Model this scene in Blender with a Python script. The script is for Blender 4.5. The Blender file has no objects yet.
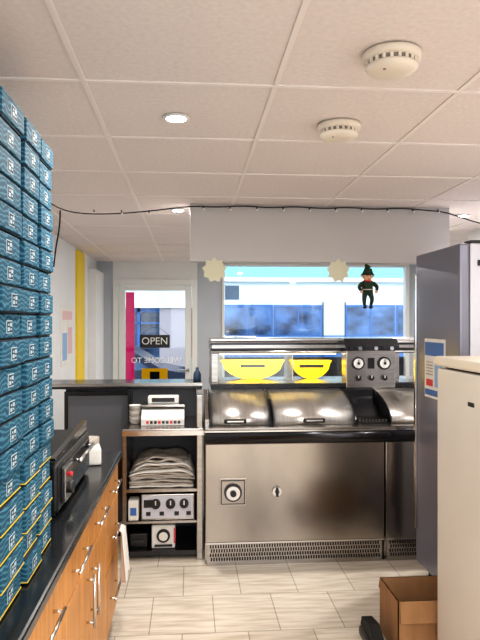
import bpy, bmesh, math, random
from mathutils import Matrix, Vector, noise as mnoise
random.seed(4)
S=bpy.context.scene
try:
    S.view_settings.view_transform='Standard'
    S.view_settings.exposure=0.2
    S.view_settings.look='Medium High Contrast'
except Exception as e: print(e)

# ---------------------------------------------------------------- materials
def newmat(n):
    m=bpy.data.materials.new(n); m.use_nodes=True
    nt=m.node_tree; b=nt.nodes['Principled BSDF']; return m,nt,b
def plain(n,col,rough=.6,metal=0,spec=.5,noise=0,scale=(8,8,8),bump=0,emit=0):
    m,nt,b=newmat(n)
    b.inputs['Base Color'].default_value=(*col,1)
    b.inputs['Roughness'].default_value=rough
    b.inputs['Metallic'].default_value=metal
    b.inputs['Specular IOR Level'].default_value=spec
    tc=nt.nodes.new('ShaderNodeTexCoord'); mp=nt.nodes.new('ShaderNodeMapping')
    mp.inputs['Scale'].default_value=scale
    nz=nt.nodes.new('ShaderNodeTexNoise'); nz.inputs['Scale'].default_value=1; nz.inputs['Detail'].default_value=5
    nt.links.new(tc.outputs['Object'],mp.inputs[0]); nt.links.new(mp.outputs[0],nz.inputs['Vector'])
    if noise:
        r=nt.nodes.new('ShaderNodeValToRGB')
        r.color_ramp.elements[0].position=.3; r.color_ramp.elements[1].position=.7
        r.color_ramp.elements[0].color=(*[max(0,c*(1-noise)) for c in col],1)
        r.color_ramp.elements[1].color=(*[min(1,c*(1+noise)) for c in col],1)
        nt.links.new(nz.outputs['Fac'],r.inputs[0]); nt.links.new(r.outputs[0],b.inputs['Base Color'])
    if bump:
        bp=nt.nodes.new('ShaderNodeBump'); bp.inputs['Strength'].default_value=bump; bp.inputs['Distance'].default_value=.01
        nt.links.new(nz.outputs['Fac'],bp.inputs['Height']); nt.links.new(bp.outputs[0],b.inputs['Normal'])
    if emit:
        b.inputs['Emission Color'].default_value=(*col,1); b.inputs['Emission Strength'].default_value=emit
    return m
def glassmat(n,tint=(.95,.98,1),gl=.08):
    m=bpy.data.materials.new(n); m.use_nodes=True; nt=m.node_tree; nt.nodes.clear()
    o=nt.nodes.new('ShaderNodeOutputMaterial'); mx=nt.nodes.new('ShaderNodeMixShader')
    t=nt.nodes.new('ShaderNodeBsdfTransparent'); g=nt.nodes.new('ShaderNodeBsdfGlossy')
    t.inputs[0].default_value=(*tint,1); g.inputs['Roughness'].default_value=.03
    mx.inputs[0].default_value=gl
    nt.links.new(t.outputs[0],mx.inputs[1]); nt.links.new(g.outputs[0],mx.inputs[2]); nt.links.new(mx.outputs[0],o.inputs[0]); return m
def translu(n,col,f=.75):
    m=bpy.data.materials.new(n); m.use_nodes=True; nt=m.node_tree; nt.nodes.clear()
    o=nt.nodes.new('ShaderNodeOutputMaterial'); mx=nt.nodes.new('ShaderNodeMixShader')
    t=nt.nodes.new('ShaderNodeBsdfTranslucent'); g=nt.nodes.new('ShaderNodeBsdfDiffuse')
    t.inputs[0].default_value=(*col,1); g.inputs[0].default_value=(*col,1); mx.inputs[0].default_value=f
    nt.links.new(g.outputs[0],mx.inputs[1]); nt.links.new(t.outputs[0],mx.inputs[2]); nt.links.new(mx.outputs[0],o.inputs[0]); return m

M={}
M['wall']=plain('painted_wall',(.76,.76,.76),.7,noise=.04,scale=(2,2,2))
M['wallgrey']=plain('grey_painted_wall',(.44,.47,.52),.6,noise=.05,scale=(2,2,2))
M['header']=plain('bulkhead_paint',(.50,.475,.465),.55,noise=.05,scale=(1.5,1.5,3))
M['tile']=plain('ceiling_tile',(.74,.665,.64),.85,noise=.05,scale=(60,60,60),bump=.1)
M['tbar']=plain('ceiling_tbar',(.80,.73,.70),.5)
M['yellow']=plain('yellow_paint',(.85,.60,.01),.5)
M['tray']=plain('yellow_tray',(.95,.68,.0),.5)
M['white']=plain('white_enamel',(.74,.73,.70),.35,noise=.02,scale=(3,3,3))
M['upvc']=plain('white_upvc',(.72,.72,.70),.35)
M['steel']=plain('brushed_steel',(.42,.395,.37),.24,1,noise=.15,scale=(3,3,90),bump=.04)
M['steelid']=plain('brushed_lid_steel',(.62,.595,.565),.32,1,noise=.12,scale=(90,3,3),bump=.03)
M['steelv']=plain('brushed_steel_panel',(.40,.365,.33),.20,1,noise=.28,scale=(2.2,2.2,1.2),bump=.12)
M['steell']=plain('polished_steel',(.66,.65,.64),.18,1)
M['darksteel']=plain('dark_steel',(.05,.05,.055),.2,.8)
M['ctrgrey']=plain('counter_grey_panel',(.10,.105,.12),.5)
M['black']=plain('black_plastic',(.008,.008,.010),.35)
M['blackm']=plain('matt_black',(.008,.008,.008),.7)
M['granite']=plain('black_worktop',(.012,.014,.017),.2,noise=.6,scale=(150,150,150))
M['fridge']=plain('silver_fridge_door',(.23,.23,.28),.36,.5,noise=.05,scale=(2,2,2))
M['fridgeside']=plain('fridge_side',(.62,.62,.68),.4)
M['cream']=plain('cream_top',(.66,.60,.50),.4)
M['warmwhite']=plain('freezer_white',(.64,.60,.54),.4,noise=.03,scale=(2,2,2))
M['card']=plain('cardboard',(.34,.18,.08),.85,noise=.12,scale=(20,20,5))
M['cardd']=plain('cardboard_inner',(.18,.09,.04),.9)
M['paper']=plain('white_paper',(.78,.76,.72),.8,noise=.08,scale=(9,9,9))
M['greyp']=plain('newsprint_paper',(.46,.41,.36),.85,noise=.3,scale=(14,14,40))
M['cloth']=plain('tea_towel_cloth',(.78,.76,.73),.9,noise=.05,scale=(30,30,30),bump=.3)
M['red']=plain('red_paint',(.70,.03,.05),.5)
M['pink']=translu('pink_banner',(.80,.06,.30))
M['ppink']=plain('faded_print',(.75,.50,.50),.6)
M['pblue']=plain('pale_blue_print',(.30,.45,.68),.6)
M['vy']=translu('yellow_vinyl',(.75,.48,.0))
M['vd']=translu('dark_vinyl',(.015,.02,.04))
M['blue']=plain('blue_print',(.05,.16,.45),.5)
M['teal2']=plain('blue_frame',(.03,.14,.42),.5)
M['navy']=plain('navy_print',(.02,.045,.09),.6)
M['lamp']=plain('lamp_emitter',(1,.96,.88),.5,emit=30)
M['tube']=plain('added_glow_tube',(1,.85,.55),.5,emit=3)  # glow added to light the inside of the cabinet
M['det']=plain('detector_plastic',(.74,.66,.56),.45)
M['detd']=plain('detector_vent',(.22,.20,.18),.6)
M['gauge']=plain('gauge_face',(.85,.85,.82),.3)
M['skin']=plain('elf_skin',(.75,.42,.25),.6)
M['elfg']=plain('elf_green',(.010,.032,.012),.7)
M['star']=plain('star_card',(.66,.64,.48),.7)
M['facade']=plain('facade_render',(.62,.72,.76),.8,noise=.08,scale=(.8,.8,.8))
M['facadeb']=plain('facade_fascia',(.27,.60,.68),.7)
M['facadew']=plain('facade_pier',(.42,.37,.40),.7)
M['shopglass']=plain('shop_glass',(.05,.08,.14),.08,noise=.9,scale=(1.5,1.5,2.5))
M['busglass']=plain('bus_glass',(.06,.12,.26),.08,noise=.9,scale=(2.5,2.5,4))
M['asphalt']=plain('asphalt',(.16,.16,.17),.9,noise=.2,scale=(30,30,30))
M['pave']=plain('pavement',(.40,.39,.37),.9,noise=.1,scale=(5,5,5))
M['car']=plain('car_paint',(.03,.04,.07),.2,.3)
M['vanw']=plain('white_vehicle_paint',(.60,.64,.68),.3)
M['vanb']=plain('blue_vehicle_paint',(.03,.14,.42),.3)
M['glass']=glassmat('window_glass',gl=.04)
M['glass2']=glassmat('cabinet_glass',(.97,.98,.97),.04)

# wood
def wood():
    m,nt,b=newmat('orange_wood')
    tc=nt.nodes.new('ShaderNodeTexCoord'); mp=nt.nodes.new('ShaderNodeMapping'); mp.inputs['Scale'].default_value=(3,9,.9)
    nz=nt.nodes.new('ShaderNodeTexNoise'); nz.inputs['Scale'].default_value=3; nz.inputs['Detail'].default_value=6; nz.inputs['Distortion'].default_value=1
    r=nt.nodes.new('ShaderNodeValToRGB'); r.color_ramp.elements[0].position=.3; r.color_ramp.elements[1].position=.72
    r.color_ramp.elements[0].color=(.46,.18,.035,1); r.color_ramp.elements[1].color=(.72,.34,.08,1)
    nt.links.new(tc.outputs['Object'],mp.inputs[0]); nt.links.new(mp.outputs[0],nz.inputs['Vector'])
    nt.links.new(nz.outputs['Fac'],r.inputs[0]); nt.links.new(r.outputs[0],b.inputs['Base Color'])
    b.inputs['Roughness'].default_value=.4; return m
M['wood']=wood()
def floormat():
    m,nt,b=newmat('wood_effect_floor_tile')
    tc=nt.nodes.new('ShaderNodeTexCoord'); mp=nt.nodes.new('ShaderNodeMapping')
    mp.inputs['Location'].default_value=(.04,.33,0)
    br=nt.nodes.new('ShaderNodeTexBrick'); br.offset=.5; br.inputs['Scale'].default_value=1
    br.inputs['Brick Width'].default_value=.34; br.inputs['Row Height'].default_value=.45; br.inputs['Mortar Size'].default_value=.003
    br.inputs['Color1'].default_value=(.78,.715,.62,1); br.inputs['Color2'].default_value=(.68,.61,.52,1); br.inputs['Mortar'].default_value=(.38,.33,.27,1)
    nt.links.new(tc.outputs['Object'],mp.inputs[0]); nt.links.new(mp.outputs[0],br.inputs['Vector'])
    mp2=nt.nodes.new('ShaderNodeMapping'); mp2.inputs['Scale'].default_value=(4,30,1); mp2.inputs['Rotation'].default_value=(0,0,math.radians(35))
    nz=nt.nodes.new('ShaderNodeTexNoise'); nz.inputs['Scale'].default_value=1; nz.inputs['Detail'].default_value=6
    nt.links.new(tc.outputs['Object'],mp2.inputs[0]); nt.links.new(mp2.outputs[0],nz.inputs['Vector'])
    r=nt.nodes.new('ShaderNodeValToRGB'); r.color_ramp.elements[0].position=.3; r.color_ramp.elements[1].position=.6
    r.color_ramp.elements[0].color=(.70,.65,.58,1); r.color_ramp.elements[1].color=(1,1,1,1)
    nt.links.new(nz.outputs['Fac'],r.inputs[0])
    mx=nt.nodes.new('ShaderNodeMixRGB'); mx.blend_type='MULTIPLY'; mx.inputs[0].default_value=1
    nt.links.new(br.outputs['Color'],mx.inputs[1]); nt.links.new(r.outputs[0],mx.inputs[2]); nt.links.new(mx.outputs[0],b.inputs['Base Color'])
    b.inputs['Roughness'].default_value=.35; return m
M['floor']=floormat()
def boxmat():
    m,nt,b=newmat('teal_printed_card')
    tc=nt.nodes.new('ShaderNodeTexCoord'); mp=nt.nodes.new('ShaderNodeMapping')
    wv=nt.nodes.new('ShaderNodeTexWave'); wv.inputs['Scale'].default_value=24; wv.inputs['Distortion'].default_value=10; wv.inputs['Detail'].default_value=1.5; wv.inputs['Detail Scale'].default_value=.8
    wv.bands_direction='Z'
    r=nt.nodes.new('ShaderNodeValToRGB'); r.color_ramp.elements[0].position=.5; r.color_ramp.elements[1].position=.95
    r.color_ramp.elements[0].color=(.010,.072,.130,1); r.color_ramp.elements[1].color=(.065,.20,.28,1)
    nt.links.new(tc.outputs['Object'],mp.inputs[0]); nt.links.new(mp.outputs[0],wv.inputs['Vector'])
    nt.links.new(wv.outputs['Fac'],r.inputs[0]); nt.links.new(r.outputs[0],b.inputs['Base Color'])
    b.inputs['Roughness'].default_value=.7; b.inputs['Specular IOR Level'].default_value=.25; return m
M['teal']=boxmat()
M['teald']=plain('teal_card_edge',(.006,.020,.035),.7)
M['logo']=plain('logo_white_print',(.42,.53,.60),.6)

# ---------------------------------------------------------------- mesh builder
class MB:
    def __init__(s): s.bm=bmesh.new(); s.mats=[]
    def mi(s,k):
        m=M[k]
        if m not in s.mats: s.mats.append(m)
        return s.mats.index(m)
    def merge(s,t,k,smooth=False):
        i=s.mi(k)
        for f in t.faces: f.material_index=i; f.smooth=smooth
        me=bpy.data.meshes.new('tmp'); t.to_mesh(me); t.free(); s.bm.from_mesh(me); bpy.data.meshes.remove(me)
    def box(s,x0,x1,y0,y1,z0,z1,k,bev=0,rot=None,smooth=False):
        t=bmesh.new()
        c=Vector(((x0+x1)/2,(y0+y1)/2,(z0+z1)/2))
        bmesh.ops.create_cube(t,size=1,matrix=Matrix.Diagonal((abs(x1-x0),abs(y1-y0),abs(z1-z0),1)))
        if bev: bmesh.ops.bevel(t,geom=list(t.edges),offset=bev,segments=2,affect='EDGES',profile=.6)
        mt=Matrix.Translation(c)
        if rot is not None: mt=mt@rot
        bmesh.ops.transform(t,matrix=mt,verts=t.verts)
        s.merge(t,k,smooth); return s
    def cyl(s,c,r,h,k,axis='Z',r2=None,seg=28,caps=True):
        t=bmesh.new()
        bmesh.ops.create_cone(t,cap_ends=caps,segments=seg,radius1=r,radius2=r if r2 is None else r2,depth=h)
        R={'Z':Matrix.Identity(4),'X':Matrix.Rotation(math.pi/2,4,'Y'),'Y':Matrix.Rotation(math.pi/2,4,'X')}[axis]
        bmesh.ops.transform(t,matrix=Matrix.Translation(c)@R,verts=t.verts)
        i=s.mi(k)
        for f in t.faces: f.material_index=i; f.smooth=len(f.verts)==4
        me=bpy.data.meshes.new('tmp'); t.to_mesh(me); t.free(); s.bm.from_mesh(me); bpy.data.meshes.remove(me); return s
    def rod(s,a,b,r,k,r2=None,seg=14):
        a=Vector(a); b=Vector(b); d=b-a
        t=bmesh.new(); bmesh.ops.create_cone(t,cap_ends=True,segments=seg,radius1=r,radius2=r if r2 is None else r2,depth=d.length)
        q=d.to_track_quat('Z','Y').to_matrix().to_4x4()
        bmesh.ops.transform(t,matrix=Matrix.Translation((a+b)/2)@q,verts=t.verts)
        s.merge(t,k,True); return s
    def sph(s,c,r,k,sc=(1,1,1)):
        t=bmesh.new(); bmesh.ops.create_uvsphere(t,u_segments=20,v_segments=12,radius=r)
        bmesh.ops.transform(t,matrix=Matrix.Translation(c)@Matrix.Diagonal((*sc,1)),verts=t.verts); s.merge(t,k,True); return s
    def prism(s,pts,axis,lo,hi,k,smooth=False):
        t=bmesh.new()
        def P(a,b,c): return {'X':(c,a,b),'Y':(a,c,b),'Z':(a,b,c)}[axis]
        v0=[t.verts.new(P(a,b,lo)) for a,b in pts]; v1=[t.verts.new(P(a,b,hi)) for a,b in pts]
        n=len(pts)
        for i in range(n): t.faces.new((v0[i],v0[(i+1)%n],v1[(i+1)%n],v1[i]))
        t.faces.new(v0[::-1]); t.faces.new(v1)
        bmesh.ops.recalc_face_normals(t,faces=t.faces)
        i=s.mi(k)
        for f in t.faces: f.material_index=i; f.smooth=smooth and len(f.verts)==4
        me=bpy.data.meshes.new('tmp'); t.to_mesh(me); t.free(); s.bm.from_mesh(me); bpy.data.meshes.remove(me); return s
    def sheet(s,x0,x1,y0,y1,z,k,amp,seed,th=.006,fold=.0):
        t=bmesh.new(); n=22; m=10; top=[]; bot=[]
        for j in range(m+1):
            for i in range(n+1):
                u=i/n; v=j/m; x=x0+(x1-x0)*u; y=y0+(y1-y0)*v
                d=amp*mnoise.noise(Vector((x*9+seed*7.3,y*5,seed*3.1)))+fold*(abs(2*u-1)**4)*-1
                top.append(t.verts.new((x,y,max(z+d,.478)+th))); bot.append(t.verts.new((x,y,max(z+d,.478))))
        w=n+1
        for j in range(m):
            for i in range(n):
                a=j*w+i
                t.faces.new((top[a],top[a+1],top[a+w+1],top[a+w])); t.faces.new((bot[a],bot[a+w],bot[a+w+1],bot[a+1]))
        for i in range(n): t.faces.new((bot[i],bot[i+1],top[i+1],top[i])); a=m*w+i; t.faces.new((top[a],top[a+1],bot[a+1],bot[a]))
        for j in range(m):
            a=j*w; t.faces.new((bot[a],top[a],top[a+w],bot[a+w])); a=j*w+n; t.faces.new((top[a],bot[a],bot[a+w],top[a+w]))
        s.merge(t,k,True); return s
    def lathe(s,prof,c,k,seg=40,flip=False):
        t=bmesh.new(); rings=[]
        for r,z in prof:
            rings.append([t.verts.new((c[0]+r*math.cos(2*math.pi*i/seg),c[1]+r*math.sin(2*math.pi*i/seg),c[2]+z)) for i in range(seg)])
        for a,b in zip(rings,rings[1:]):
            for i in range(seg): t.faces.new((a[i],a[(i+1)%seg],b[(i+1)%seg],b[i]))
        t.faces.new(rings[0]); t.faces.new(rings[-1])
        bmesh.ops.recalc_face_normals(t,faces=t.faces)
        s.merge(t,k,True); return s
    def done(s,name,parent=None,bevel=0):
        me=bpy.data.meshes.new(name); s.bm.to_mesh(me); s.bm.free()
        for m in s.mats: me.materials.append(m)
        o=bpy.data.objects.new(name,me); S.collection.objects.link(o)
        if parent: o.parent=parent
        return o
def wire(name,pts,r,k,parent=None):
    cu=bpy.data.curves.new(name,'CURVE'); cu.dimensions='3D'; cu.bevel_depth=r; cu.bevel_resolution=2
    sp=cu.splines.new('NURBS'); sp.points.add(len(pts)-1)
    for p,q in zip(sp.points,pts): p.co=(*q,1)
    sp.use_endpoint_u=True; sp.order_u=3
    o=bpy.data.objects.new(name,cu); S.collection.objects.link(o); cu.materials.append(M[k])
    if parent: o.parent=parent
    return o
def text(name,s,loc,rot,size,k,parent=None):
    cu=bpy.data.curves.new(name,'FONT'); cu.body=s; cu.size=size; cu.align_x='CENTER'; cu.align_y='CENTER'; cu.extrude=.001
    cu.materials.append(M[k]); o=bpy.data.objects.new(name,cu); S.collection.objects.link(o)
    o.location=loc; o.rotation_euler=rot
    if parent: o.parent=parent
    return o

CZ=2.35
LX,RX,FY=-1.15,2.3,7.95
# ---------------------------------------------------------------- room shell
MB().box(LX-.1,3.1,-2.6,FY+.15,-.1,0,'floor').done('floor')
MB().box(LX-.1,3.1,-2.6,FY+.15,CZ,CZ+.1,'tile').done('ceiling')
g=MB()
x=-.33-.6
while x<3.0: g.box(x-.008,x+.008,-2.5,FY,CZ-.004,CZ+.002,'tbar'); x+=.6
y=-2.2
while y<FY: g.box(LX,3.0,y-.008,y+.008,CZ-.005,CZ+.002,'tbar'); y+=.6
g.done('trim_1')
MB().box(LX-.1,LX,-2.6,FY+.15,0,CZ,'wall').done('wall_left')
g=MB(); g.box(RX,RX+.1,-2.6,5.0,0,CZ,'wall'); g.box(RX,3.1,5.0,5.1,0,CZ,'wall'); g.box(3.0,3.1,5.1,FY+.15,0,CZ,'wall'); g.done('wall_right')
g=MB()   # front (street) wall with openings
g.box(LX,-.95,FY,FY+.15,0,CZ,'wallgrey'); g.box(-.95,.09,FY,FY+.15,2.13,CZ,'wall')
g.box(.09,.40,FY,FY+.15,0,CZ,'wallgrey'); g.box(.40,2.8,FY,FY+.15,0,.85,'wallgrey')
g.box(.40,2.8,FY,FY+.15,2.325,CZ,'wall'); g.box(2.8,3.0,FY,FY+.15,0,CZ,'wallgrey')
g.done('wall_front')
g=MB()   # back wall, unseen opening added to let fill light in
g.box(LX,-.8,-2.6,-2.5,0,CZ,'wall'); g.box(1.9,RX,-2.6,-2.5,0,CZ,'wall'); g.box(-.8,1.9,-2.6,-2.5,0,.5,'wall'); g.box(-.8,1.9,-2.6,-2.5,2.25,CZ,'wall')
g.done('wall_back')
# bulkhead
MB().box(0.0,1.70,4.05,4.15,1.985,CZ,'header',.004).done('wall_bulkhead')

# door 1
root=bpy.data.objects.new('door_1',None); S.collection.objects.link(root)
g=MB(); Y0,Y1=FY-.02,FY+.08
g.box(-.95,-.885,Y0,Y1,0,2.13,'upvc',.006); g.box(.025,.09,Y0,Y1,0,2.13,'upvc',.006); g.box(-.885,.025,Y0,Y1,2.06,2.13,'upvc',.006)
g.box(-.88,-.80,FY,FY+.05,.02,2.055,'upvc',.006); g.box(-.06,.02,FY,FY+.05,.02,2.055,'upvc',.006)
g.box(-.80,-.06,FY,FY+.05,1.99,2.055,'upvc',.004); g.box(-.80,-.06,FY,FY+.05,.02,.3,'upvc',.004)
g.box(-.045,-.01,FY-.05,FY,.98,1.02,'steell',.005); g.box(-.15,-.02,FY-.07,FY-.05,.99,1.01,'steell',.005)
g.done('frame',root)
MB().box(-.80,-.06,FY+.02,FY+.03,.3,1.99,'glass').done('pane',root)
g=MB(); g.box(-.795,-.69,FY+.034,FY+.036,.4,1.97,'pink'); g.box(-.60,-.28,FY+.034,FY+.036,.82,1.02,'vy'); g.box(-.50,-.38,FY+.030,FY+.032,.86,.98,'vd'); g.done('vinyl_banner',root)
text('lettering','WELCOME TO',(-.42,FY+.018,1.12),(math.radians(90),0,math.radians(180)),.095,'gauge',root)
# OPEN sign
g=MB(); g.box(-.62,-.25,FY-.03,FY-.012,1.28,1.44,'black',.004)
sg=g.done('open_sign'); text('lettering','OPEN',(-.435,FY-.033,1.36),(math.radians(90),0,0),.125,'upvc',sg)
wire('hanging_string',[(-.6,FY-.02,1.44),(-.435,FY-.015,1.62),(-.27,FY-.02,1.44)],.002,'blackm',sg)

# window 1
root=bpy.data.objects.new('window_1',None); S.collection.objects.link(root)
g=MB(); g.box(.40,.43,Y0,Y1,.85,2.325,'upvc',.004); g.box(2.75,2.8,Y0,Y1,.85,2.325,'upvc',.004)
g.box(.43,2.75,Y0,Y1,.85,.90,'upvc',.004); g.box(.43,2.75,Y0,Y1,2.30,2.325,'upvc'); g.box(.38,2.82,FY-.10,FY-.02,.82,.85,'upvc',.004)
g.done('frame',root)
MB().box(.43,2.75,FY+.03,FY+.04,.90,2.30,'glass').done('pane',root)
g=MB()
g.box(.43,2.75,FY+.060,FY+.062,.90,1.15,'vd')
g.box(.44,.62,FY+.056,FY+.058,1.88,2.06,'pblue')
g.done('vinyl_graphics',root)

# yellow panel & posters on left wall
MB().box(LX,LX+.02,6.5,6.95,.9,2.33,'yellow').done('trim_2')
g=MB(); g.box(LX,LX+.01,5.75,6.3,1.2,1.75,'paper'); g.box(LX+.01,LX+.013,5.8,6.25,1.62,1.7,'ppink'); g.box(LX+.01,LX+.013,5.8,6.0,1.25,1.5,'pblue'); g.box(LX+.01,LX+.013,6.05,6.25,1.3,1.55,'ppink'); g.done('wall_poster')
MB().box(LX,LX+.09,7.3,7.95,0,2.2,'wall',.004).done('trim_3')

# ---------------------------------------------------------------- street outside
MB().box(-14,20,FY+.16,10.3,-.15,-.05,'pave').box(-14,20,10.3,14.5,-.25,-.13,'asphalt').box(-14,20,14.5,15.85,-.15,-.05,'pave').done('street')
g=MB()
g.box(-14,20,16,16.4,-.1,.7,'facadeb'); g.box(-14,20,16.05,16.4,1.95,7,'facade'); g.box(-14,20,15.9,16.1,1.95,2.06,'upvc')
g.box(-14,20,15.92,16.1,2.62,2.72,'upvc'); g.box(-14,20,15.94,16.1,2.72,3.6,'facadeb'); g.box(-14,20,16.25,16.4,.7,1.95,'shopglass')
xx=-13
while xx<19:
    g.box(xx,xx+.65,15.98,16.4,-.1,2.0,'facadew')
    for q in (1.0,1.75,2.5): g.box(xx+q,xx+q+.07,16.1,16.25,.7,1.95,'teal2')
    g.box(xx+.65,xx+3.4,16.1,16.25,1.84,1.95,'teal2'); g.box(xx+.65,xx+3.4,16.1,16.25,1.55,1.59,'teal2')
    g.box(xx+.9,xx+1.5,16.2,16.24,.9,1.35,'red' if int(xx)%2 else 'paper'); g.box(xx+2.0,xx+2.35,16.2,16.24,1.3,1.6,'pblue')
    g.box(xx+1,xx+1.9,15.99,16.1,3.9,5.4,'shopglass')
    xx+=3.06
g.done('shop_building')
g=MB()
pr=[(-3.9,.10),(-3.95,.55),(-3.2,.72),(-2.5,1.2),(-1.2,1.25),(-.5,.8),(.0,.7),(.08,.35),(.05,.10)]
g.prism(pr,'Y',10.9,12.5,'car'); g.prism([(-3.0,.74),(-2.45,1.13),(-1.25,1.18),(-.65,.78)],'Y',10.89,12.51,'shopglass')
for wx in (-3.2,-.7):
    for wy in (10.95,12.45): g.cyl((wx,wy,.185),.31,.2,'black','Y'); g.cyl((wx,wy-.05 if wy<11 else wy+.05,.185),.18,.14,'steell','Y')
g.done('parked_car')
# blue and white minibus parked opposite the window
g=MB()
g.prism([(.45,.20),(.42,.9),(.45,2.12),(.62,2.24),(5.0,2.24),(5.35,2.0),(5.85,1.25),(6.3,1.05),(6.4,.20)],'Y',11.1,13.0,'vanw')
g.box(.44,6.38,11.085,11.1,.35,1.18,'vanb'); g.box(.50,5.1,11.088,11.1,1.30,1.36,'vanb')
for a,b in ((.56,1.42),(1.50,2.30),(2.78,3.62),(3.70,4.55)):
    g.box(a-.03,b+.03,11.075,11.09,1.34,1.90,'vanb'); g.box(a,b,11.068,11.076,1.37,1.87,'busglass'); g.box((a+b)/2-.012,(a+b)/2+.012,11.062,11.07,1.37,1.87,'vanb')
g.prism([(4.65,1.37),(4.65,1.87),(5.15,1.87),(5.6,1.37)],'Y',11.07,11.09,'busglass')
g.box(2.34,2.355,11.08,11.1,.4,1.95,'darksteel'); g.box(2.74,2.755,11.08,11.1,.4,1.95,'darksteel')
g.box(6.3,6.42,11.2,12.9,.45,.7,'darksteel',.02); g.box(.40,.45,11.2,12.9,.3,.5,'darksteel')
for wx in (1.5,5.3):
    for wy in (11.15,12.9): g.cyl((wx,wy,.205),.33,.22,'black','Y'); g.cyl((wx,wy-.06 if wy<12 else wy+.06,.205),.19,.14,'steell','Y')
g.done('parked_minibus')

# ---------------------------------------------------------------- frying range
root=bpy.data.objects.new('frying_range',None); S.collection.objects.link(root)
X0,X1=.10,2.28
g=MB()
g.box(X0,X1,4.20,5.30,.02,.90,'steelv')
for a,b in ((X0,1.293),(1.305,X1)):
    g.box(a,b,4.155,4.2,.155,.80,'steelv',.004)
    g.box(a+.01,b-.01,4.17,4.2,.0,.15,'steel')
    xx=a+.03; c=0
    while xx<b-.03:
        for rz in (.03,.058,.086,.114):
            o_=.006 if int(rz*1000)%56>20 else 0
            g.box(xx+o_,xx+.009+o_,4.166,4.171,rz,rz+.02,'blackm')
        xx+=.017
    g.box(a,b,4.16,4.175,.142,.152,'steell')
g.box(1.293,1.305,4.19,4.201,.0,.8,'blackm')
# rounded front lip
lip=[(4.20,.80),(4.14,.80),(4.115,.815),(4.105,.845),(4.11,.875),(4.13,.895),(4.20,.905)]
g.prism(lip,'X',X0-.005,X1,'darksteel',True)
g.box(X0,X1,4.13,4.75,.895,.908,'steel')
g.box(X0-.005,X1,4.108,4.13,.884,.893,'steell')
g.done('body',root)
g=MB()
def lid(a,b,hx):
    prof=[(4.235,.91),(4.236,.930),(4.246,.956),(4.272,.986),(4.33,1.022),(4.43,1.058),(4.56,1.087),(4.71,1.103),(4.71,.91)]
    g.prism(prof,'X',a+.004,b-.004,'steelid',True)
    for e in (a,b-.006):
        g.prism([(p[0]-.003 if p[0]<4.7 else p[0],p[1]+.004 if p[1]>.92 else p[1]) for p in prof],'X',e,e+.006,'darksteel')
    g.box(hx-.075,hx+.075,4.195,4.215,.925,.955,'black',.008); g.box(hx-.055,hx+.055,4.19,4.196,.936,.945,'steell')
    for q in (-.05,.05): g.rod((hx+q,4.205,.94),(hx+q,4.25,.94),.008,'steell')
lid(.13,.545,.30); lid(.555,1.125,.83); lid(1.36,1.95,1.62)
# open pan area
g.box(1.13,1.355,4.24,4.71,.905,.915,'blackm')
for i in range(9): g.box(1.15+i*.023,1.158+i*.023,4.25,4.7,.92,.935,'steell')
g.box(1.13,1.355,4.62,4.71,.915,1.10,'black'); g.prism([(4.4,.915),(4.62,1.05),(4.62,.915)],'X',1.14,1.345,'darksteel')
g.prism([(4.24,.905),(4.24,.95),(4.72,1.1),(4.72,.905)],'X',X0,X0+.025,'steel')
g.done('pan_lids',root)
g=MB()
# hot cabinet
g.box(.155,2.2,4.70,5.30,1.10,1.125,'darksteel',.004); g.box(.155,2.2,4.69,4.71,1.112,1.140,'black',.004)
g.box(.155,2.2,4.74,5.30,1.125,1.14,'steel')
g.box(.16,.215,4.82,5.30,1.14,1.37,'steel',.004)
g.box(1.58,1.62,4.82,5.30,1.14,1.37,'steel',.004); g.box(2.15,2.2,4.82,5.3,1.14,1.37,'steel')
g.box(.155,2.2,4.80,5.30,1.375,1.45,'steel',.01); g.box(.155,2.2,4.792,4.802,1.385,1.400,'black'); g.box(.155,2.2,4.79,4.81,1.425,1.442,'darksteel')
g.box(.155,2.2,4.84,5.28,1.45,1.475,'steell',.008); g.rod((.16,4.80,1.372),(2.19,4.80,1.372),.012,'steell')
g.box(.785,.793,4.85,5.28,1.14,1.375,'steell')
g.rod((.23,4.95,1.355),(1.15,4.95,1.355),.010,'tube')  # glowing tube added to brighten the yellow trays
g.done('hot_cabinet',root)
def tray(x0,x1,y,zt,zb):
    n=16; pts=[(x0,zt),(x1,zt)]+[(x1-(x1-x0)*i/n, zt-(zt-zb)*min(1,math.sin(math.pi*i/n)**.45*1.02)) for i in range(1,n)]
    g=MB(); g.prism(pts,'Y',y,y+.10,'tray'); g.box(x0-.006,x1+.006,y-.006,y+.106,zt-.006,zt+.004,'tray',.002)
    g.box((x0+x1)/2-.10,(x0+x1)/2+.10,y-.003,y,zt-.055,zt-.03,'black')
    return g.done('yellow_food_tray')
tray(.25,.755,5.08,1.29,1.1405); tray(.82,1.14,5.08,1.285,1.1405)
l=bpy.data.lights.new('tray_fill_light','AREA'); l.shape='RECTANGLE'; l.size=.9; l.size_y=.02; l.energy=5; l.color=(1,.85,.6)  # fill light added inside the cabinet to lift the yellow trays
lo=bpy.data.objects.new('tray_fill_light',l); S.collection.objects.link(lo); lo.location=(.69,4.945,1.34); lo.rotation_euler=(math.radians(35),0,0); lo.parent=root
MB().box(.215,1.58,4.83,4.836,1.14,1.375,'glass2').box(.215,1.58,5.28,5.286,1.14,1.375,'glass2').done('cabinet_glazing',root)
g=MB()
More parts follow.
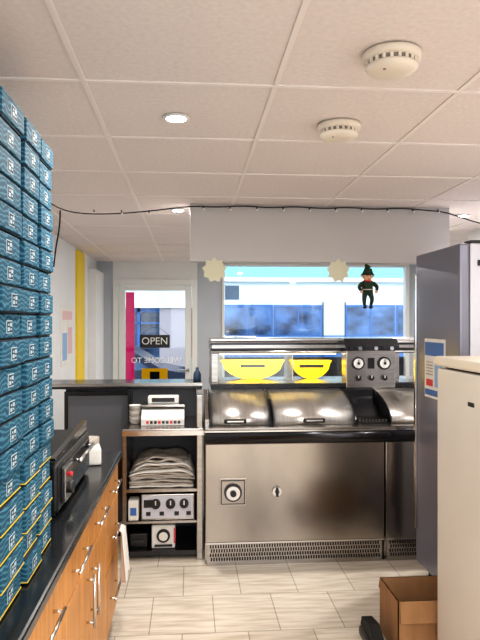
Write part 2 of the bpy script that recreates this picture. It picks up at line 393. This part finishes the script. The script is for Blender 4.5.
# control tower
g.box(1.165,1.545,4.68,4.82,1.10,1.40,'steel',.008); g.prism([(4.64,1.385),(4.64,1.42),(4.70,1.475),(4.84,1.475),(4.84,1.385)],'X',1.15,1.56,'darksteel')
for i,cx in enumerate((1.255,1.455)):
    g.cyl((cx,4.672,1.29),.048,.02,'darksteel','Y'); g.cyl((cx,4.664,1.29),.036,.012,'gauge','Y'); g.cyl((cx,4.656,1.29),.010,.016,'black','Y')
    g.box(cx-.002,cx+.002,4.652,4.656,1.29,1.318,'black')
for i in range(6):
    cx=1.20+i*.06; g.cyl((cx,4.634,1.403),.014,.02,'steell' if i%2 else 'black','Y'); 
for i in range(3): g.cyl((1.255+i*.10,4.67,1.18),.020,.03,'black','Y'); g.box(1.252+i*.10,1.258+i*.10,4.650,4.656,1.18,1.20,'gauge')
g.box(1.33,1.38,4.672,4.681,1.25,1.33,'black')
g.done('control_tower',root)
g=MB()
# drain valve plate and knob
g.box(.19,.37,4.150,4.156,.395,.575,'steel',.002); g.box(.20,.36,4.147,4.151,.405,.565,'darksteel'); g.box(.207,.353,4.144,4.149,.412,.558,'steelv')
g.cyl((.28,4.138,.485),.058,.02,'darksteel','Y'); g.cyl((.28,4.125,.485),.045,.02,'steell','Y'); g.cyl((.28,4.113,.485),.02,.03,'black','Y')
g.cyl((.57,4.145,.485),.03,.02,'steell','Y'); g.box(.562,.578,4.12,4.14,.455,.515,'black',.003); g.cyl((.57,4.135,.485),.014,.02,'darksteel','Y')
g.done('drain_valve',root)

# ---------------------------------------------------------------- serving counter left of range
root=bpy.data.objects.new('service_counter',None); S.collection.objects.link(root)
g=MB()
g.box(-1.145,.09,4.74,5.10,1.105,1.145,'darksteel',.006); g.box(-1.145,.09,4.73,4.745,1.125,1.148,'steel')
g.box(-.93,.09,4.86,4.92,0,1.105,'ctrgrey'); g.box(-.93,-.43,4.80,4.86,0,1.08,'darksteel'); g.box(-.90,-.46,4.79,4.80,.60,1.05,'ctrgrey')
g.box(-.45,.095,4.27,4.86,.845,.885,'steel',.006); g.box(-.45,.095,4.265,4.275,.84,.872,'steell')
g.box(-.45,-.425,4.30,4.85,0,.845,'steel'); g.box(.045,.085,4.28,4.85,0,.845,'steel',.004)
g.box(-.425,.045,4.82,4.85,0,.845,'ctrgrey')
g.box(-.425,.045,4.30,4.82,.455,.475,'steel'); g.box(-.425,.045,4.30,4.82,.245,.26,'steel'); g.box(-.425,.045,4.30,4.82,.03,.06,'darksteel')
g.box(.045,.085,4.30,4.80,.885,1.105,'steel',.004); g.box(-.455,-.43,4.72,4.80,.885,1.105,'darksteel')
g.done('carcass',root)
g=MB(); zz=.480
for i in range(12):
    sh=random.uniform(-.008,.008); w=.215-max(0,i-7)*.010
    g.sheet(-.19-w+sh,-.19+w+sh,4.33+random.uniform(0,.04),4.72,zz,'greyp' if i%3 else 'paper',.010 if i<8 else .028,1.0+i*.13,.009,.006+.003*i)
    zz+=.0165
g.done('wrapping_paper_stack')
g=MB()   # electric unit
g.box(-.33,.03,4.32,4.70,.262,.435,'steel',.006); g.box(-.32,.02,4.314,4.322,.275,.425,'fridgeside')
for cx,r in ((-.23,.032),(-.13,.032),(-.04,.03)): g.cyl((cx,4.305,.375),r,.03,'black','Y'); g.box(cx-.004,cx+.004,4.285,4.292,.37,.40,'steell')
for cx in (-.28,-.19,-.09,-.01): g.box(cx-.015,cx+.015,4.307,4.315,.295,.32,'black')
g.box(-.31,-.25,4.307,4.315,.35,.40,'darksteel')
g.done('fryer_control_unit')
g=MB(); g.box(-.415,-.345,4.31,4.42,.262,.40,'paper',.01); g.box(-.40,-.36,4.305,4.312,.30,.35,'blue'); g.done('paper_carton')
g=MB(); g.box(-.26,-.10,4.34,4.55,.062,.22,'white',.01); g.cyl((-.18,4.335,.15),.045,.02,'black','Y'); g.cyl((-.18,4.327,.15),.03,.02,'steell','Y'); g.box(-.24,-.12,4.333,4.341,.075,.09,'darksteel'); g.box(-.11,-.10,4.33,4.34,.1,.2,'red'); g.done('timer_unit')
g=MB(); g.box(-.41,-.29,4.36,4.6,.062,.16,'black',.01).box(-.395,-.31,4.352,4.362,.09,.12,'darksteel').done('storage_tub')
# weighing scale / till
g=MB()
g.prism([(4.40,.887),(4.40,.93),(4.47,.985),(4.72,1.0),(4.72,.887)],'X',-.335,-.04,'white')
g.box(-.31,-.065,4.405,4.46,.945,.952,'black',.002,Matrix.Rotation(.66,4,'X'))
g.box(-.34,-.035,4.47,4.70,1.005,1.02,'steell',.005); g.box(-.30,-.08,4.55,4.66,1.02,1.07,'white',.01); g.box(-.27,-.11,4.545,4.552,1.03,1.06,'darksteel')
for i in range(9): g.box(-.30+i*.027,-.283+i*.027,4.394,4.402,.90,.918,'darksteel' if i%3 else 'red')
g.done('weighing_scale')
g=MB()
for i in range(6): g.lathe([(.022,0),(.03,.004),(.040,.03),(.042,.032),(.038,.03),(.028,.008),(.02,.006)],(-.385,4.5,.886+i*.02),'upvc' if i%2 else 'greyp')
g.done('bowl_stack')
g=MB(); g.lathe([(.028,0),(.03,.005),(.03,.05),(.022,.07),(.012,.078),(.012,.10),(.004,.104)],(.055,4.92,1.146),'navy'); g.done('sauce_bottle')

# ---------------------------------------------------------------- kitchen base counter at left
root=bpy.data.objects.new('kitchen_counter',None); S.collection.objects.link(root)
g=MB(); g.box(LX,-.37,-1.0,3.50,.865,.90,'granite',.008); g.done('worktop',root)
g=MB(); g.box(LX+.01,-.41,-1.0,3.48,.10,.865,'wood'); g.box(LX+.01,-.47,-1.0,3.46,0,.10,'blackm')
yy=3.47; i=0
while yy>-.9:
    a=yy-.49
    if i%3==0:
        for z0,z1 in ((.70,.855),(.42,.69),(.11,.41)):
            g.box(-.41,-.388,a,yy,z0,z1,'wood',.003)
            zc=(z0+z1)/2; g.rod((-.358,a+.12,zc),(-.358,yy-.12,zc),.006,'steell')
            for q in (a+.14,yy-.14): g.rod((-.39,q,zc),(-.358,q,zc),.005,'steell')
    else:
        g.box(-.41,-.388,a,yy,.70,.855,'wood',.003); g.box(-.41,-.388,a,yy,.11,.69,'wood',.003)
        g.rod((-.358,a+.12,.78),(-.358,yy-.12,.78),.006,'steell')
        for q in (a+.14,yy-.14): g.rod((-.39,q,.78),(-.358,q,.78),.005,'steell')
        q=a+.05 if i%3==1 else yy-.05
        g.rod((-.358,q,.45),(-.358,q,.65),.006,'steell')
        for z in (.47,.63): g.rod((-.39,q,z),(-.358,q,z),.005,'steell')
    yy-=.497; i+=1
g.done('cabinets',root)
# towel draped over the middle drawer handle (z ~ .555), loose uneven hem
t=bmesh.new(); n=22; m_=20; V=[]
for j in range(m_):
    row=[]
    v=j/(m_-1)
    for i2 in range(n):
        u=i2/(n-1)
        spread=.5+.5*v
        yv=3.235+.13*(u-.5)*2*spread*.75
        fx=.016*math.sin(u*15+v*1.2)*(.35+.65*v)
        if v<.12: xv=-.352+.010*math.sin(v/.12*math.pi*.5); zv=.563-.004*(v/.12)
        else: xv=-.340+fx*1.0+.012*v; zv=.563-.30*(v-.12)*(1-.22*abs(u-.4))
        row.append(t.verts.new((xv,yv,zv)))
    V.append(row)
for j in range(m_-1):
    for i2 in range(n-1): t.faces.new((V[j][i2],V[j][i2+1],V[j+1][i2+1],V[j+1][i2]))
for f in t.faces: f.smooth=True
me=bpy.data.meshes.new('tea_towel'); t.to_mesh(me); t.free(); me.materials.append(M['cloth'])
o=bpy.data.objects.new('tea_towel',me); S.collection.objects.link(o); md=o.modifiers.new('s','SOLIDIFY'); md.thickness=.004

# ---------------------------------------------------------------- takeaway box stacks
def stack(y0,y1,n,xf,seed):
    random.seed(seed); g=MB(); z=.902; h=.0655
    for i in range(n):
        dx=random.uniform(-.007,.007); dy=random.uniform(-.003,.003)
        a,b=y0+.006+dy,y1-.006+dy; xa,xb=xf-.30+dx,xf+dx
        g.box(xa,xb,a,b,z+.004,z+h-.004,'teal',.003)
        g.box(xa+.006,xb-.006,a+.006,b-.006,z,z+h-.001,'teald')
        if i<5: g.box(xa-.001,xb+.0012,a-.001,b+.001,z+.005,z+.0075,'yellow')
        c=(a+b)/2; cz=z+h/2-.002
        g.box(xb-.001,xb+.0010,c-.024,c+.024,cz-.016,cz+.016,'logo')
        g.box(xb+.0004,xb+.0016,c-.021,c+.021,cz-.0135,cz+.0135,'teald')
        g.box(xb+.0010,xb+.0022,c-.018,c-.002,cz-.010,cz-.001,'logo'); g.box(xb+.0010,xb+.0022,c+.002,c+.018,cz+.001,cz+.010,'logo')
        g.box(xb+.0010,xb+.0022,c-.014,c-.005,cz+.003,cz+.008,'logo'); g.box(xb+.0010,xb+.0022,c+.005,c+.014,cz-.008,cz-.003,'logo')
        z+=h
    return g.done('takeaway_box_stack')
stack(1.49,1.70,19,-.435,1); stack(1.715,1.89,19,-.437,2); stack(1.905,2.075,19,-.44,3); stack(1.26,1.475,19,-.435,5)

# black countertop appliance
g=MB()
g.box(-.80,-.47,2.30,3.02,.915,1.09,'black',.012); g.box(-.79,-.48,2.31,3.01,1.09,1.10,'blackm',.003)
g.box(-.472,-.460,2.36,2.96,.935,1.07,'darksteel',.004); g.box(-.462,-.452,2.36,2.50,.94,1.06,'steel',.003)
g.cyl((-.446,2.43,.98),.022,.02,'black','X'); g.cyl((-.446,2.43,1.03),.008,.012,'red','X')
g.rod((-.435,2.56,1.05),(-.435,2.90,1.05),.008,'steell')
for q in (2.58,2.88): g.rod((-.465,q,1.05),(-.435,q,1.05),.006,'steell')
g.prism([(2.30,1.10),(2.30,1.115),(3.02,1.15),(3.02,1.10)],'X',-.79,-.76,'black')
g.prism([(2.32,1.10),(2.32,1.11),(3.0,1.145),(3.0,1.10)],'X',-.50,-.48,'darksteel')
for a in (-.77,-.50):
    for b in (2.34,2.98): g.cyl((a,b,.908),.015,.016,'black')
g.done('countertop_grill')
g=MB(); g.box(-.62,-.45,3.12,3.34,.902,.985,'paper',.012,Matrix.Rotation(.2,4,'Z')); g.box(-.60,-.47,3.14,3.30,.985,1.02,'greyp',.01,Matrix.Rotation(-.15,4,'Z')); g.done('napkin_pack')

# ---------------------------------------------------------------- tall fridge
g=MB()
g.box(1.49,2.15,3.28,3.93,.06,2.02,'fridgeside',.008); g.box(1.43,1.485,3.275,3.935,.09,2.02,'fridge',.012)
g.box(1.482,1.492,3.29,3.92,.09,2.01,'blackm'); g.box(1.50,1.56,3.30,3.38,2.02,2.04,'black',.004)
g.box(1.415,1.432,3.90,3.935,.3,1.9,'steell',.005)
g.box(1.50,2.1,3.32,3.9,0,.06,'blackm')
g.box(1.53,1.575,3.272,3.281,1.90,1.93,'darksteel'); g.box(1.60,1.75,3.274,3.281,1.60,1.66,'paper')
g.done('upright_fridge')
g=MB(); g.box(1.422,1.4295,3.46,3.76,1.15,1.50,'paper'); g.box(1.420,1.423,3.47,3.75,1.40,1.48,'blue'); g.box(1.420,1.423,3.47,3.75,1.165,1.20,'blue'); g.box(1.420,1.423,3.49,3.60,1.22,1.36,'pblue'); g.box(1.420,1.423,3.63,3.73,1.22,1.26,'red')
for i in range(5): g.box(1.420,1.423,3.63,3.73,1.285+i*.018,1.293+i*.018,'greyp')
g.done('fridge_notice')
# near white freezer
g=MB()
g.box(1.20,1.80,2.25,2.90,.05,1.395,'warmwhite',.006); g.box(1.155,1.20,2.25,2.90,.08,1.385,'warmwhite',.012)
g.box(1.145,1.81,2.23,2.912,1.395,1.44,'cream',.012); g.box(1.197,1.203,2.26,2.89,.08,1.39,'blackm')
g.box(1.22,1.78,2.28,2.88,0,.05,'blackm'); g.box(1.15,1.156,2.33,2.40,1.1,1.3,'steel',.002)
for i in range(5): g.box(1.152,1.156,2.505+i*.012,2.512+i*.012,1.25,1.268,'darksteel')
g.done('white_freezer')
g=MB(); g.box(1.30,1.45,2.45,2.62,1.442,1.475,'black',.008); g.cyl((1.375,2.53,1.48),.03,.015,'steell'); g.box(1.31,1.44,2.446,2.452,1.45,1.465,'steell'); g.done('digital_scale')

# cardboard box (open)
g=MB(); a,b,c,d,h=.985,1.33,2.95,3.24,.27; w=.006
g.box(a,b,c,c+w,0.002,h,'card'); g.box(a,b,d-w,d,0.002,h,'card'); g.box(a,a+w,c,d,0.002,h,'card'); g.box(b-w,b,c,d,0.002,h,'card'); g.box(a,b,c,d,0.001,.007,'cardd')
g.prism([(d-.006,h),(d,h),(d+.02,h-.06),(d+.014,h-.06)],'X',a,b,'card')
g.prism([(c,h),(c+.006,h),(c-.012,h-.10),(c-.018,h-.10)],'X',a+.01,b-.01,'card')
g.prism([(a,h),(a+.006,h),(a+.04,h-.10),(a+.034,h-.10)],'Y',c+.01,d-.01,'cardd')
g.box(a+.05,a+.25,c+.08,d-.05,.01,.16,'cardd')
g.done('cardboard_box')
g=MB(); g.box(.86,.93,2.93,3.2,.0,.05,'black',.015); g.prism([(2.93,.05),(3.2,.05),(3.18,.10),(3.05,.12),(2.95,.07)],'X',.872,.925,'blackm'); g.done('black_shoe')

# ---------------------------------------------------------------- ceiling items
def detector(x,y):
    g=MB(); g.lathe([(.080,0),(.082,-.006),(.080,-.018),(.070,-.022)],(x,y,CZ-.004),'det')
    g.lathe([(.066,-.02),(.066,-.032)],(x,y,CZ-.004),'detd')
    for i in range(20):
        t_=2*math.pi*i/20; g.box(x+.067*math.cos(t_)-.004,x+.067*math.cos(t_)+.004,y+.067*math.sin(t_)-.004,y+.067*math.sin(t_)+.004,CZ-.038,CZ-.022,'det')
    g.lathe([(.070,-.034),(.072,-.040),(.062,-.050),(.035,-.056),(.01,-.057)],(x,y,CZ-.004),'det')
    g.cyl((x-.03,y-.03,CZ-.057),.004,.006,'detd')
    return g.done('smoke_detector')
detector(.56,1.73); detector(.563,2.37)
def downlight(x,y,e=7):
    g=MB(); seg=32
    g.lathe([(.048,0),(.050,-.006),(.040,-.009),(.034,-.006),(.034,-.001)],(x,y,CZ-.002),'upvc')
    g.cyl((x,y,CZ-.009),.033,.004,'lamp')
    o=g.done('downlight_or_fill')
    l=bpy.data.lights.new('downlight_beam','AREA'); l.shape='DISK'; l.size=.07; l.energy=e; l.color=(1,.96,.91)
    lo=bpy.data.objects.new('downlight_beam',l); S.collection.objects.link(lo); lo.location=(x,y,CZ-.015); lo.parent=o
for x,y in ((-.05,2.33),(-.08,4.25),(1.9,4.31),(1.75,2.0),(-.05,.4),(1.3,.4),(.6,-1.2),(-.6,-1.2),(1.7,-1.2),(.75,6.4),(2.2,6.4)):  # lamps out of view are made up, added to fill the room with light
    downlight(x,y,15)

# cable and fairy lights
root=bpy.data.objects.new('fairy_light_string',None); S.collection.objects.link(root)
p=[(-.85,3.1,2.335),(-.84,3.5,2.31),(-.78,3.9,2.27),(-.6,4.03,2.27),(-.3,4.03,2.29),(0,4.035,2.335)]
p+=[(i*.17,4.035,2.335+.006*(-1)**i) for i in range(1,10)]+[(1.66,4.035,2.32),(1.75,4.0,2.28),(1.85,3.9,2.22),(2.1,3.8,2.15)]
wire('cable',p,.004,'blackm',root)
wire('cable_drop',[(-.78,3.9,2.27),(-.80,4.0,2.2),(-.84,4.05,2.05),(-.86,4.1,1.95)],.005,'blackm',root)
g=MB()
for i in range(14):
    x_=-.6+i*.17; zz=2.335 if x_>0 else 2.30
    g.rod((x_,4.03,zz),(x_+.006,4.02,zz-.018),.004,'blackm'); g.sph((x_+.007,4.018,zz-.022),.006,'gauge')
g.done('bulbs',root)
# paper stars
def starb(cx,cz,r,n=9):
    pts=[]
    for i in range(2*n):
        a=math.pi*i/n+.2; rr=r if i%2==0 else r*.76; pts.append((cx+rr*math.cos(a),cz+rr*math.sin(a)))
    g=MB(); g.prism(pts,'Y',4.036,4.042,'star'); g.prism([(cx+(x-cx)*.6,cz+(z-cz)*.6) for x,z in pts],'Y',4.034,4.036,'star'); return g.done('starburst_card')
starb(.155,1.93,.082); starb(.955,1.93,.078)

# ---------------------------------------------------------------- hanging elf
root=bpy.data.objects.new('elf_toy',None); S.collection.objects.link(root)
ex,ey=1.165,4.10
me=bpy.data.meshes.new('body')
vs=[(0,0,1.80),(0,0,1.835),(0,0,1.862),(0,0,1.875),(-.034,0,1.858),(-.062,-.01,1.825),(-.045,-.03,1.80),(.034,0,1.858),(.062,-.01,1.83),(.052,-.03,1.80),
    (-.020,0,1.79),(-.026,-.012,1.745),(-.022,0,1.705),(.020,0,1.79),(.028,-.012,1.745),(.020,0,1.705)]
ed=[(0,1),(1,2),(2,3),(2,4),(4,5),(5,6),(2,7),(7,8),(8,9),(0,10),(10,11),(11,12),(0,13),(13,14),(14,15)]
me.from_pydata([(ex+a,ey+b,c) for a,b,c in vs],ed,[]); me.materials.append(M['elfg'])
o=bpy.data.objects.new('body',me); S.collection.objects.link(o); o.parent=root
sk=o.modifiers.new('skin','SKIN')
rad=[.038,.031,.025,.011,.017,.014,.010,.017,.014,.010,.019,.015,.010,.019,.015,.010]
for i,r in enumerate(rad): me.skin_vertices[0].data[i].radius=(r,r)
me.skin_vertices[0].data[0].use_root=True
o.modifiers.new('sub','SUBSURF').levels=1; o.modifiers['sub'].render_levels=2
g=MB()
g.sph((ex,ey,1.895),.030,'skin',(1,.9,1.05)); g.sph((ex,ey-.029,1.893),.006,'skin')
for s_ in (-1,1):
    g.sph((ex+s_*.010,ey-.026,1.902),.0035,'black'); g.rod((ex+s_*.025,ey,1.895),(ex+s_*.052,ey,1.905),.009,'skin',.001)
    g.sph((ex+s_*.050,ey-.032,1.797),.010,'skin'); g.sph((ex+s_*.020,ey-.008,1.697),.015,'black',(1,1.7,.7)); g.rod((ex+s_*.020,ey-.028,1.699),(ex+s_*.020,ey-.036,1.713),.005,'black',.002)
g.box(ex-.009,ex+.009,ey-.030,ey-.026,1.880,1.883,'red'); g.cyl((ex,ey,1.812),.036,.006,'cream'); g.cyl((ex,ey,1.868),.026,.008,'red')
g.rod((ex,ey,1.910),(ex+.004,ey,1.952),.040,'elfg',.024); g.rod((ex+.004,ey,1.950),(ex-.014,ey,1.980),.024,'elfg',.006); g.cyl((ex,ey,1.912),.043,.008,'elfg'); g.sph((ex-.014,ey,1.980),.006,'yellow')
g.done('head_and_trim',root)

# ---------------------------------------------------------------- light & camera
w=bpy.data.worlds.new('world'); S.world=w; w.use_nodes=True
nt=w.node_tree; bg=nt.nodes['Background']; bg.inputs[0].default_value=(.86,.94,1,1); bg.inputs[1].default_value=2.5
cam=bpy.data.cameras.new('camera'); co=bpy.data.objects.new('camera',cam); S.collection.objects.link(co)
co.location=(0,0,1.6); co.rotation_euler=(math.radians(90),0,math.radians(-4.5))
cam.sensor_width=36; cam.lens=35.72; cam.shift_y=.003; cam.clip_start=.02; cam.clip_end=200
S.camera=co
